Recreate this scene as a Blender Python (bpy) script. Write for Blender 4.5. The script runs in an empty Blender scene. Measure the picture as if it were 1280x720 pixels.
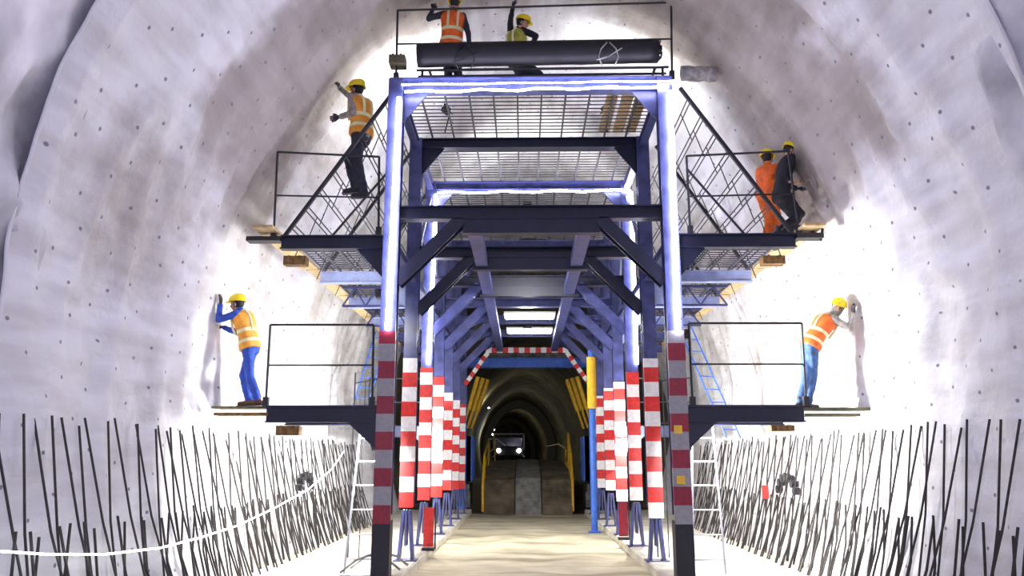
import bpy, bmesh, math, random
from mathutils import Vector, Matrix, noise
random.seed(7)
C = bpy.context.scene
COL = C.collection
V = Vector
PI = math.pi

# ---------------------------------------------------------------- camera, world, exposure
FPX = 991.0
PITCH, YAW = math.radians(12.2), math.radians(0.87)
EYE = V((0, 0, 1.77))
cam_d = bpy.data.cameras.new('camera'); cam = bpy.data.objects.new('camera', cam_d); COL.objects.link(cam)
cam_d.sensor_width = 36; cam_d.lens = FPX/1280*36; cam_d.clip_end = 500; cam_d.clip_start = .05
cam.location = EYE; cam.rotation_euler = (PI/2+PITCH, 0, YAW)
C.camera = cam
CAM_R = cam.rotation_euler.to_matrix()

def P(px, py, d):
    """measured photo point at forward distance d (metres along the tunnel) -> place in the tunnel"""
    v = CAM_R @ V(((px-640)/FPX, (360-py)/FPX, -1))
    return EYE + v*(d/v.y)

C.view_settings.view_transform = 'Standard'
try: C.view_settings.look = 'None'
except Exception: pass
C.view_settings.gamma = 1; C.view_settings.use_curve_mapping = False
C.view_settings.exposure = -.12
w = bpy.data.worlds.new('world'); C.world = w; w.use_nodes = True
w.node_tree.nodes['Background'].inputs[0].default_value = (.62, .62, .9, 1)
w.node_tree.nodes['Background'].inputs[1].default_value = .7
# light strengths in one place
L_STRIP, L_STRIP_MID, L_ROPE, L_GAP_GLOW = 50, 50, 12, 22
L_SIDE_LEFT, L_SIDE_RIGHT, L_RIGHT_HIGH, L_TOP, L_BAY_FILL, L_FILL_BEHIND = 900, 1150, 560, 300, 330, 800

# ---------------------------------------------------------------- materials
def mat(name, col, rough=.6, metal=0, noise_amt=0, noise_scale=8, bump=0, bump_scale=30, emit=None, strength=0, spec=.5):
    m = bpy.data.materials.new(name); m.use_nodes = True
    nt = m.node_tree; b = nt.nodes['Principled BSDF']
    b.inputs['Base Color'].default_value = (*col, 1); b.inputs['Roughness'].default_value = rough
    b.inputs['Metallic'].default_value = metal; b.inputs['Specular IOR Level'].default_value = spec
    tc = nt.nodes.new('ShaderNodeTexCoord')
    if noise_amt:
        n = nt.nodes.new('ShaderNodeTexNoise'); n.inputs['Scale'].default_value = noise_scale; n.inputs['Detail'].default_value = 6
        nt.links.new(tc.outputs['Object'], n.inputs['Vector'])
        r = nt.nodes.new('ShaderNodeValToRGB')
        r.color_ramp.elements[0].position = .32; r.color_ramp.elements[1].position = .7
        r.color_ramp.elements[0].color = (*[c*(1-noise_amt) for c in col], 1)
        r.color_ramp.elements[1].color = (*[min(1, c*(1+noise_amt*.5)) for c in col], 1)
        nt.links.new(n.outputs[0], r.inputs[0]); nt.links.new(r.outputs[0], b.inputs['Base Color'])
    if bump:
        n2 = nt.nodes.new('ShaderNodeTexNoise'); n2.inputs['Scale'].default_value = bump_scale; n2.inputs['Detail'].default_value = 5
        nt.links.new(tc.outputs['Object'], n2.inputs['Vector'])
        bp = nt.nodes.new('ShaderNodeBump'); bp.inputs['Strength'].default_value = bump; bp.inputs['Distance'].default_value = .02
        nt.links.new(n2.outputs[0], bp.inputs['Height']); nt.links.new(bp.outputs[0], b.inputs['Normal'])
    if emit:
        b.inputs['Emission Color'].default_value = (*emit, 1); b.inputs['Emission Strength'].default_value = strength
    return m

M = {}
M['navy'] = mat('navy_paint', (.06, .07, .21), .38, noise_amt=.45, noise_scale=5)
M['navy_shaded'] = mat('navy_paint_shaded', (.006, .008, .032), .45, noise_amt=.4, noise_scale=5)  # navy paint darkened with the shade on unlit beams
M['blue'] = mat('blue_paint', (.05, .17, .7), .4, noise_amt=.3)
M['navy_lit'] = mat('navy_paint_lit', (.34, .4, .66), .4, noise_amt=.2)  # same navy lightened in colour for the brightly lit outriggers
M['black'] = mat('black_steel', (.012, .012, .018), .5, noise_amt=.3)
M['rebar'] = mat('rebar_steel', (.03, .024, .022), .7, noise_amt=.4, noise_scale=20)
M['zinc'] = mat('zinc_steel', (.42, .43, .5), .35, .7)
M['deckrod'] = mat('deck_rods', (.05, .05, .07), .5)
M['red'] = mat('red_band', (.62, .025, .02), .45, noise_amt=.25, noise_scale=14)
M['darkred'] = mat('dark_or_shaded_red', (.26, .006, .025), .45, noise_amt=.25, noise_scale=14)  # red with front-leg shade in its colour; plain dark red on one board
M['white'] = mat('white_band', (.82, .8, .8), .45, noise_amt=.15, noise_scale=14)
M['grey'] = mat('white_band_shaded', (.3, .29, .31), .5, noise_amt=.15, noise_scale=14)  # white bands of the front legs, shade mixed into the colour
M['yellow'] = mat('yellow_paint', (.85, .5, .02), .4, noise_amt=.2)
M['plank'] = mat('plank_wood', (.62, .46, .24), .7, noise_amt=.35, noise_scale=9, bump=.3)
M['block'] = mat('block_wood', (.22, .115, .03), .7, noise_amt=.6, noise_scale=14)
M['olive'] = mat('board_olive', (.12, .11, .06), .7, noise_amt=.3)
M['roll'] = mat('membrane_roll', (.008, .008, .014), .6, noise_amt=.3, bump=.2, bump_scale=6)
M['led'] = mat('led_tube', (1, 1, 1), .4, emit=(.80, .78, 1), strength=L_STRIP)
M['led_mid'] = mat('led_tube_rear', (1, 1, 1), .4, emit=(.80, .78, 1), strength=L_STRIP_MID)
M['rope'] = mat('rope_light', (1, 1, 1), .4, emit=(.95, 1, .98), strength=L_ROPE)
M['panel'] = mat('gap_glow', (1, 1, 1), .4, emit=(.93, .93, 1), strength=L_GAP_GLOW)  # glow of the added panels for bright gaps
M['lens'] = mat('lamp_lens', (1, 1, 1), .4, emit=(1, .97, .9), strength=30)
M['concrete'] = mat('pale_concrete', (.72, .68, .56), .8, noise_amt=.3, noise_scale=2.5, bump=.5, bump_scale=8)
M['mud'] = mat('brown_mud', (.16, .125, .075), .8, noise_amt=.6, noise_scale=2, bump=.6, bump_scale=6)
M['rampsteel'] = mat('ramp_steel', (.24, .24, .21), .6, noise_amt=.5, noise_scale=4, bump=.4)
M['duct'] = mat('grey_sheet', (.4, .38, .38), .6, noise_amt=.5, noise_scale=10)
M['skin'] = mat('skin', (.5, .27, .18), .55)
M['eye'] = mat('eye_dark', (.02, .015, .01), .2)
M['lip'] = mat('lips', (.35, .12, .1), .5)
M['hair'] = mat('hair_black', (.012, .01, .01), .6)
M['helmet'] = mat('helmet_yellow', (.95, .72, .015), .3)
M['vest'] = mat('vest_orange', (.95, .16, .02), .6, noise_amt=.25, noise_scale=9)
M['vest_y'] = mat('vest_amber', (.98, .38, .04), .6, noise_amt=.3, noise_scale=7)
M['vest_g'] = mat('vest_lime', (.42, .42, .06), .6, noise_amt=.5, noise_scale=9)
M['strip'] = mat('reflective_tape', (.85, .8, .45), .35)
M['coverall'] = mat('coverall_blue', (.03, .09, .5), .75, noise_amt=.35, noise_scale=7)
M['navycloth'] = mat('cloth_navy', (.02, .035, .12), .8, noise_amt=.3)
M['denim'] = mat('denim', (.07, .15, .36), .8, noise_amt=.5, noise_scale=10)
M['darkcloth'] = mat('cloth_charcoal', (.03, .035, .055), .8, noise_amt=.35)
M['blackcloth'] = mat('cloth_black', (.014, .014, .02), .8, noise_amt=.35)
M['greycloth'] = mat('cloth_grey', (.36, .33, .3), .8, noise_amt=.45, noise_scale=12)
M['orangecloth'] = mat('cloth_orange', (.85, .16, .02), .75, noise_amt=.3)
M['boot'] = mat('boot_brown', (.12, .045, .02), .6, noise_amt=.3)
M['boot_black'] = mat('boot_black', (.015, .015, .02), .5)
M['glove'] = mat('glove_dark', (.02, .022, .04), .7)
M['glass'] = mat('windscreen', (.02, .03, .04), .08)
M['whitepaint'] = mat('white_paint', (.7, .7, .68), .4)

def membrane_mat():
    """white fleece with grey fixing washers, brown stain patches, a darker beige area; colour only, relief comes from the mesh"""
    m = bpy.data.materials.new('white_fleece'); m.use_nodes = True
    nt = m.node_tree; N = nt.nodes; Lk = nt.links; b = N['Principled BSDF']
    b.inputs['Roughness'].default_value = .75
    uv = N.new('ShaderNodeUVMap'); uv.uv_map = 'UVMap'
    tc = N.new('ShaderNodeTexCoord')
    vo = N.new('ShaderNodeTexVoronoi'); vo.voronoi_dimensions = '2D'; vo.inputs['Scale'].default_value = 2.0; vo.inputs['Randomness'].default_value = .35
    mp = N.new('ShaderNodeMapping'); mp.inputs['Rotation'].default_value = (0, 0, .6)
    Lk.new(uv.outputs[0], mp.inputs[0]); Lk.new(mp.outputs[0], vo.inputs['Vector'])
    dot = N.new('ShaderNodeMapRange'); dot.inputs[1].default_value = .036; dot.inputs[2].default_value = .058
    dot.inputs[3].default_value = .9; dot.inputs[4].default_value = 0
    Lk.new(vo.outputs['Distance'], dot.inputs[0])
    n1 = N.new('ShaderNodeTexNoise'); n1.inputs['Scale'].default_value = .33; n1.inputs['Detail'].default_value = 7; n1.inputs['Roughness'].default_value = .6
    Lk.new(tc.outputs['Object'], n1.inputs['Vector'])
    r1 = N.new('ShaderNodeValToRGB')
    e = r1.color_ramp.elements; e[0].position = .32; e[0].color = (.47, .44, .42, 1); e[1].position = .49; e[1].color = (.79, .79, .82, 1)
    Lk.new(n1.outputs[0], r1.inputs[0])
    # weave of fine dirt streaks around the section
    mp2 = N.new('ShaderNodeMapping'); mp2.inputs['Scale'].default_value = (1.2, .25, 1)
    n2 = N.new('ShaderNodeTexNoise'); n2.inputs['Scale'].default_value = 3; n2.inputs['Detail'].default_value = 8
    Lk.new(uv.outputs[0], mp2.inputs[0]); Lk.new(mp2.outputs[0], n2.inputs['Vector'])
    r2 = N.new('ShaderNodeValToRGB'); f = r2.color_ramp.elements
    f[0].position = .3; f[0].color = (.78, .76, .74, 1); f[1].position = .6; f[1].color = (1, 1, 1, 1)
    Lk.new(n2.outputs[0], r2.inputs[0])
    mu = N.new('ShaderNodeMix'); mu.data_type = 'RGBA'; mu.blend_type = 'MULTIPLY'; mu.inputs[0].default_value = 1
    Lk.new(r1.outputs[0], mu.inputs[6]); Lk.new(r2.outputs[0], mu.inputs[7])
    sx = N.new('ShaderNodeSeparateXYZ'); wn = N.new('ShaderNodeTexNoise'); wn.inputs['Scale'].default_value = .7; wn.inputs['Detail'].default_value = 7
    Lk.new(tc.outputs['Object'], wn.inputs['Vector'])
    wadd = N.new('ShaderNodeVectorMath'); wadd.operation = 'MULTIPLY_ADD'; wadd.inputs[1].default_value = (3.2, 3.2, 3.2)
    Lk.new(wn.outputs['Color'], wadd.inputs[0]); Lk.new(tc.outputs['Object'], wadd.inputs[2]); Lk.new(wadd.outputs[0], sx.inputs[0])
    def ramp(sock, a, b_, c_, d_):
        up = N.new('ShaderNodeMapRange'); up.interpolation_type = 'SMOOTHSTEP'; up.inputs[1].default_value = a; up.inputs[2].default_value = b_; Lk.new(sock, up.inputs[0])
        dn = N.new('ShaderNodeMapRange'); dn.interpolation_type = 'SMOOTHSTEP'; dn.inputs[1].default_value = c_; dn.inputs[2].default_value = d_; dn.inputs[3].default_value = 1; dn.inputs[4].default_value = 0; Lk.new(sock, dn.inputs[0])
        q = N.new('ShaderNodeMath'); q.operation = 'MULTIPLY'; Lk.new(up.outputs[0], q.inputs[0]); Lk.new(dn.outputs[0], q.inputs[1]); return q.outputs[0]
    ym = ramp(sx.outputs[1], 11.1, 12.0, 14.2, 15.4); zm = ramp(sx.outputs[2], 6.6, 8.0, 20, 21)  # darker beige over a stretch of the vault, high up only
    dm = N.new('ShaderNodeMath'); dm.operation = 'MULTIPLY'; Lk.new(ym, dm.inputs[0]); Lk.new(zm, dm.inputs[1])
    beige_band = N.new('ShaderNodeMix'); beige_band.data_type = 'RGBA'; beige_band.blend_type = 'MULTIPLY'; beige_band.inputs[7].default_value = (.47, .42, .38, 1)
    Lk.new(dm.outputs[0], beige_band.inputs[0]); Lk.new(mu.outputs[2], beige_band.inputs[6]); mu = beige_band
    mx = N.new('ShaderNodeMix'); mx.data_type = 'RGBA'; mx.inputs[7].default_value = (.17, .16, .19, 1)
    Lk.new(dot.outputs[0], mx.inputs[0]); Lk.new(mu.outputs[2], mx.inputs[6]); Lk.new(mx.outputs[2], b.inputs['Base Color'])
    n3 = N.new('ShaderNodeTexNoise'); n3.inputs['Scale'].default_value = 7; n3.inputs['Detail'].default_value = 8
    Lk.new(tc.outputs['Object'], n3.inputs['Vector'])
    bp = N.new('ShaderNodeBump'); bp.inputs['Strength'].default_value = .5; bp.inputs['Distance'].default_value = .06
    Lk.new(n3.outputs[0], bp.inputs['Height']); Lk.new(bp.outputs[0], b.inputs['Normal'])
    return m
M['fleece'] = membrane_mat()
M['slack'] = mat('slack_grey_sheet', (.72, .71, .76), .7, noise_amt=.55, noise_scale=1.1, bump=.6, bump_scale=5)
M['lining'] = mat('shotcrete_dark', (.24, .22, .145), .85, noise_amt=.6, noise_scale=.6, bump=.9, bump_scale=3)
M['ring'] = mat('ring_concrete', (.30, .28, .24), .8, noise_amt=.3)

def floor_mat():
    m = mat('road_sand', (.58, .52, .35), .75, noise_amt=.35, noise_scale=.9, bump=.6, bump_scale=5)
    nt = m.node_tree; b = nt.nodes['Principled BSDF']; src = b.inputs['Base Color'].links[0].from_socket
    tc = nt.nodes.new('ShaderNodeTexCoord')
    wv = nt.nodes.new('ShaderNodeTexNoise'); wv.inputs['Scale'].default_value = 1; wv.inputs['Detail'].default_value = 3
    mp = nt.nodes.new('ShaderNodeMapping'); mp.inputs['Rotation'].default_value = (0, 0, -1.25); mp.inputs['Scale'].default_value = (.22, 1.7, 1)  # tyre-mark streaks that also paint in the columns' diagonal shadows
    nt.links.new(tc.outputs['Object'], mp.inputs[0]); nt.links.new(mp.outputs[0], wv.inputs['Vector'])
    r = nt.nodes.new('ShaderNodeValToRGB'); r.color_ramp.elements[0].position = .36; r.color_ramp.elements[1].position = .5
    r.color_ramp.elements[0].color = (.34, .31, .24, 1); r.color_ramp.elements[1].color = (1, 1, 1, 1)
    nt.links.new(wv.outputs[0], r.inputs[0])
    mu = nt.nodes.new('ShaderNodeMix'); mu.data_type = 'RGBA'; mu.blend_type = 'MULTIPLY'; mu.inputs[0].default_value = .6
    nt.links.new(src, mu.inputs[6]); nt.links.new(r.outputs[0], mu.inputs[7]); nt.links.new(mu.outputs[2], b.inputs['Base Color'])
    return m
M['road'] = floor_mat()

# ---------------------------------------------------------------- mesh helpers
def frame_of(a, b, up=V((0, 0, 1))):
    t = (b-a).normalized()
    if abs(t.dot(up)) > .98: up = V((0, 1, 0))
    s = t.cross(up).normalized(); u = s.cross(t).normalized()
    return t, s, u

class MB:
    def __init__(s): s.v = []; s.f = []; s.m = []; s.cm = 0
    def add(s, vs, fs):
        o = len(s.v); s.v += [V(x) for x in vs]
        for f in fs: s.f.append([o+i for i in f]); s.m.append(s.cm)
        return s
    def box(s, x0, y0, z0, x1, y1, z1):
        vs = [(x, y, z) for z in (z0, z1) for y in (y0, y1) for x in (x0, x1)]
        return s.add(vs, [(0, 2, 3, 1), (4, 5, 7, 6), (0, 1, 5, 4), (2, 6, 7, 3), (0, 4, 6, 2), (1, 3, 7, 5)])
    def beam(s, a, b, w_, h_, up=V((0, 0, 1))):
        a = V(a); b = V(b); t, sd, u = frame_of(a, b, up)
        vs = []
        for p in (a, b):
            for i, j in ((-1, -1), (1, -1), (1, 1), (-1, 1)): vs.append(p+sd*(i*w_/2)+u*(j*h_/2))
        return s.add(vs, [(0, 1, 2, 3), (7, 6, 5, 4), (0, 4, 5, 1), (1, 5, 6, 2), (2, 6, 7, 3), (3, 7, 4, 0)])
    def ibeam(s, a, b, w_, h_, up=V((0, 0, 1)), t_=.02):
        a = V(a); b = V(b); t, sd, u = frame_of(a, b, up)
        s.beam(a+u*(h_/2-t_/2), b+u*(h_/2-t_/2), w_, t_, up); s.beam(a-u*(h_/2-t_/2), b-u*(h_/2-t_/2), w_, t_, up)
        return s.beam(a, b, t_, h_-2*t_, up)
    def tube(s, pts, r, n=8, cap=True):
        pts = [V(p) for p in pts]; rs = r if isinstance(r, (list, tuple)) else [r]*len(pts)
        vs = []; pu = None
        for i, p in enumerate(pts):
            t = (pts[min(i+1, len(pts)-1)]-pts[max(i-1, 0)]).normalized()
            if pu is None: pu = V((0, 0, 1)) if abs(t.z) < .9 else V((0, 1, 0))
            sd = t.cross(pu).normalized(); u = sd.cross(t).normalized(); pu = u
            for k in range(n):
                a = 2*PI*k/n; vs.append(p+sd*(math.cos(a)*rs[i])+u*(math.sin(a)*rs[i]))
        fs = []
        for i in range(len(pts)-1):
            for k in range(n):
                k2 = (k+1) % n; fs.append((i*n+k, i*n+k2, (i+1)*n+k2, (i+1)*n+k))
        if cap: fs.append(tuple(range(n))[::-1]); fs.append(tuple((len(pts)-1)*n+k for k in range(n)))
        return s.add(vs, fs)
    def cyl(s, a, b, r, n=16): return s.tube([a, b], r, n)
    def capsule(s, a, b, r0, r1=None, n=12):
        r1 = r0 if r1 is None else r1
        a = V(a); b = V(b); t = (b-a)
        if t.length < 1e-6: t = V((0, 0, 1e-3)); b = a+t
        t.normalize(); pts = []; rs = []
        for k in range(4, -1, -1):
            an = k*PI/2/4.3; pts.append(a-t*(r0*math.sin(an))); rs.append(r0*math.cos(an))
        for k in range(0, 5):
            an = k*PI/2/4.3; pts.append(b+t*(r1*math.sin(an))); rs.append(r1*math.cos(an))
        return s.tube(pts, rs, n)
    def ell(s, c, ax, n=14, m_=9):
        """ellipsoid: ax = three half-axis vectors"""
        c = V(c); vs = []; fs = []
        for i in range(1, m_):
            ph = PI*i/m_
            for k in range(n):
                a = 2*PI*k/n; vs.append(c+ax[0]*(math.sin(ph)*math.cos(a))+ax[1]*(math.sin(ph)*math.sin(a))+ax[2]*math.cos(ph))
        vs.append(c+ax[2]); vs.append(c-ax[2]); T, B = len(vs)-2, len(vs)-1
        for i in range(m_-2):
            for k in range(n):
                k2 = (k+1) % n; fs.append((i*n+k, (i+1)*n+k, (i+1)*n+k2, i*n+k2))
        for k in range(n):
            k2 = (k+1) % n; fs.append((T, k, k2)); fs.append((B, (m_-2)*n+k2, (m_-2)*n+k))
        return s.add(vs, fs)
    def build(s, name, mats, parent=None, smooth=False, sub=None):
        me = bpy.data.meshes.new(name)
        org = V((0, 0, 0)) if parent is None else world_org(parent)
        me.from_pydata([tuple(v-org) for v in s.v], [], s.f)
        mats = mats if isinstance(mats, list) else [mats]
        for m in mats: me.materials.append(m)
        for p, i in zip(me.polygons, s.m): p.material_index = i
        me.update()
        bm = bmesh.new(); bm.from_mesh(me); bmesh.ops.recalc_face_normals(bm, faces=bm.faces); bm.to_mesh(me); bm.free()
        if smooth:
            for p in me.polygons: p.use_smooth = True
        o = bpy.data.objects.new(name, me); COL.objects.link(o)
        if parent: o.parent = parent
        else:      # a thing that is one mesh: origin at its base
            xs = [v.x for v in s.v]; ys = [v.y for v in s.v]; zs = [v.z for v in s.v]
            b = V(((min(xs)+max(xs))/2, (min(ys)+max(ys))/2, min(zs)))
            me.transform(Matrix.Translation(-b)); o.location = b
        return o

def world_org(o):
    p = V((0, 0, 0))
    while o: p = p+o.location; o = o.parent
    return p

def tag(o, label, cat, group=None, kind=None):
    if label: o['label'] = label
    if cat: o['category'] = cat
    if group: o['group'] = group
    if kind: o['kind'] = kind
    return o
def thing(name, loc, label, cat, group=None):
    o = bpy.data.objects.new(name, None); COL.objects.link(o); o.location = loc; o.empty_display_size = .2
    return tag(o, label, cat, group)
def struct(o): o['kind'] = 'structure'; return o
def light(kind, loc, power, parent, col=(1, .98, .95), aim=None, angle=150, size=.12, blend=.6):
    d = bpy.data.lights.new('lamp_glow', kind); d.energy = power; d.color = col
    d.shadow_soft_size = size
    if kind == 'SPOT': d.spot_size = math.radians(angle); d.spot_blend = blend
    o = bpy.data.objects.new('lamp_glow', d); COL.objects.link(o)
    o.location = V(loc)-(world_org(parent) if parent else V((0, 0, 0))); o.parent = parent
    if aim is not None: o.rotation_euler = (V(aim)-V(loc)).to_track_quat('-Z', 'Y').to_euler()
    return o

# ---------------------------------------------------------------- the tunnel
CX, HW, ZS = .15, 5.15, 3.57      # centre line, half width, spring-line height
def cx_at(y): return CX - (3.9*((y-60)/120)**2 if y > 60 else 0)
def prof(u, y, grow=0):
    """u from -1 (left foot) over 0 (crown) to 1 (right foot)"""
    sgn = -1 if u < 0 else 1; a = abs(u)
    FOOT = .30
    if a > 1-FOOT:
        k = (a-(1-FOOT))/FOOT; z = ZS-k*(ZS+.12); x = HW*math.sqrt(max(0, 1-((ZS-z)/8.5)**2))
    else:
        th = a/(1-FOOT)*PI/2
        x = HW*math.sin(th)**(2/1.8); z = ZS+6.6*max(0, math.cos(th))**(2/1.8)
    x += grow*(math.sin(min(a/(1-FOOT), 1)*PI/2)); z += grow*math.cos(min(a/(1-FOOT), 1)*PI/2)
    return V((cx_at(y)+sgn*x, y, z))
def rows(y0, y1, step):
    n = max(1, round((y1-y0)/step)); return [y0+(y1-y0)*i/n for i in range(n+1)]
def vault(name, u0, u1, nu, ys, material, disp, grow=0):
    me = bpy.data.meshes.new(name); vs = []; uvs = []
    for y in ys:
        for i in range(nu+1):
            u = u0+(u1-u0)*i/nu; p = prof(u, y, grow)
            c = V((cx_at(y), y, 3.2)); nrm = (p-c); nrm.y = 0; nrm.normalize()
            vs.append(p+nrm*disp(u, y, p)); uvs.append((u*13.5, y))
    fs = []
    for j in range(len(ys)-1):
        for i in range(nu):
            a = j*(nu+1)+i; fs.append((a, a+1, a+nu+2, a+nu+1))
    me.from_pydata([tuple(v) for v in vs], [], fs); me.materials.append(material)
    uvl = me.uv_layers.new(name='UVMap')
    for lp in me.loops: uvl.data[lp.index].uv = uvs[lp.vertex_index]
    for p in me.polygons: p.use_smooth = True
    me.update()
    o = bpy.data.objects.new(name, me); COL.objects.link(o); return struct(o)

def d_fleece(u, y, p):
    q = V((u*7, y*.55, 0))
    big = noise.noise(q*.9)*.12
    # sagging folds that run round the section at each rib, plus slanting creases
    ridge = 1-abs(noise.noise(V((u*3.2+y*.35, y*1.05, 4)))); ridge = max(0, ridge-.72)*.34
    cr = 1-abs(noise.noise(V((u*11+y*1.1, y*.9-u*6, 12)))); cr = max(0, cr-.80)*.30*max(0, .3+noise.noise(V((u*4, y*.4, 20)))*1.6)
    cr2 = 1-abs(noise.noise(V((u*9-y*1.3, y*.8+u*8, 31)))); cr2 = max(0, cr2-.82)*.28*max(0, .2+noise.noise(V((u*5, y*.5, 40)))*1.6)
    fine = noise.noise(V((u*26, y*2.6, 9)))*.02-cr-cr2
    hem = .10*math.exp(-(y-7.28)/.5)*(.5+noise.noise(V((u*9, 2, 2))))
    return big+fine-ridge+hem
def d_slack(u, y, p):
    r = 1-abs(noise.noise(V((u*4+y*.5, y*.7-u*3, 1.5))))
    r2 = 1-abs(noise.noise(V((u*9-y*.6, y*1.4, 8))))
    return -.42*max(0, r-.6)-.30*max(0, r2-.6)+noise.noise(V((u*6, y*.9, 3)))*.16+noise.noise(V((u*17, y*2.2, 5)))*.06+.05
def seam_rows(y0, y1, step):
    return rows(y0, y1, step)
YF = rows(7.33, 24, .11)+rows(24, 29.5, .3)[1:]
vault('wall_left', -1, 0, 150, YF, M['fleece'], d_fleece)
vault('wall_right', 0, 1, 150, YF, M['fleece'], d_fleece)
vault('wall_near', -1, 1, 190, rows(-7, 7.9, .16), M['slack'], d_slack, grow=.14)
def d_lin(u, y, p): return noise.noise(V((u*9, y*.5, 6)))*.14+(.07 if (y % 3.0) < .35 else 0)
vault('wall_far', -1, 1, 60, rows(29.3, 60, .5)+rows(60, 205, 2.5)[1:], M['lining'], d_lin, grow=.15)
# the free edge of the white sheet: a thin turned hem
mb = MB(); pts = []
for i in range(241):
    u = -1+2*i/240; p = prof(u, 7.33); c = V((CX, 7.33, 3.2)); n_ = (p-c); n_.y = 0; n_.normalize()
    pts.append(p+n_*(d_fleece(u, 7.33, p)-.012))
mb.tube(pts, .02, 6); struct(mb.build('trim_1', M['fleece'], smooth=True))
# concrete lining rings far down the drive
for k, (yy, thk, dep) in enumerate(((118, .9, 3.0), (168, .8, 3.0))):
    mb = MB(); N_ = 60; vs = []; fs = []
    for i in range(N_+1):
        u = -1+2*i/N_
        for g, y in ((.5, yy), (-thk, yy), (-thk, yy+dep), (.5, yy+dep)): vs.append(prof(u, y, g))
    for i in range(N_):
        for q in range(4):
            q2 = (q+1) % 4; fs.append((i*4+q, i*4+q2, (i+1)*4+q2, (i+1)*4+q))
    mb.add(vs, fs); struct(mb.build('trim_%d' % (2+k), M['ring'], smooth=False))

XL, XR = -2.07, 2.29
KL0, KL1, KR0, KR1 = -2.38, -1.86, 2.12, 2.62      # kerbs under the gantry legs
def strip(mb, cols, ys, amp=.0):
    vs = []; n = len(cols)
    for y in ys:
        for x, z in cols: vs.append((x, y, z+(noise.noise(V((x*1.3, y*.8, 2)))*amp)))
    fs = [(j*n+i, j*n+i+1, (j+1)*n+i+1, (j+1)*n+i) for j in range(len(ys)-1) for i in range(n-1)]
    mb.add(vs, fs)
mb = MB()
strip(mb, [(KL1+.0+(KR0-KL1)*i/16, -.12) for i in range(17)], rows(-7, 29.5, .4), .05)
struct(mb.build('floor', M['road'], smooth=True))
mb = MB()
strip(mb, [(-5.2+(KL0+5.2)*i/8, 0) for i in range(9)], rows(-7, 29.5, .5), .03)
strip(mb, [(KR0+.5+(5.5-KR0-.5)*i/8, 0) for i in range(9)], rows(-7, 29.5, .5), .03)
struct(mb.build('floor_sides', M['concrete'], smooth=True))
mb = MB(); mb.add([prof(-1+2*i/40, 204.5, 1.2) for i in range(41)], [tuple(range(41))]); struct(mb.build('wall_end', M['lining']))
mb = MB(); strip(mb, [(-9+18*i/8, -.14) for i in range(9)], rows(29.4, 205, 5), 0)
struct(mb.build('floor_far', M['mud']))
for k, (a, b) in enumerate(((KL0, KL1), (KR0, KR1))):
    mb = MB(); strip(mb, [(a, -.12), (a, .03), (a+.03, .05), (b-.03, .05), (b, .03), (b, -.2)], rows(-7, 29, .5), .012)
    struct(mb.build('trim_%d' % (4+k), M['concrete']))

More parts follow.
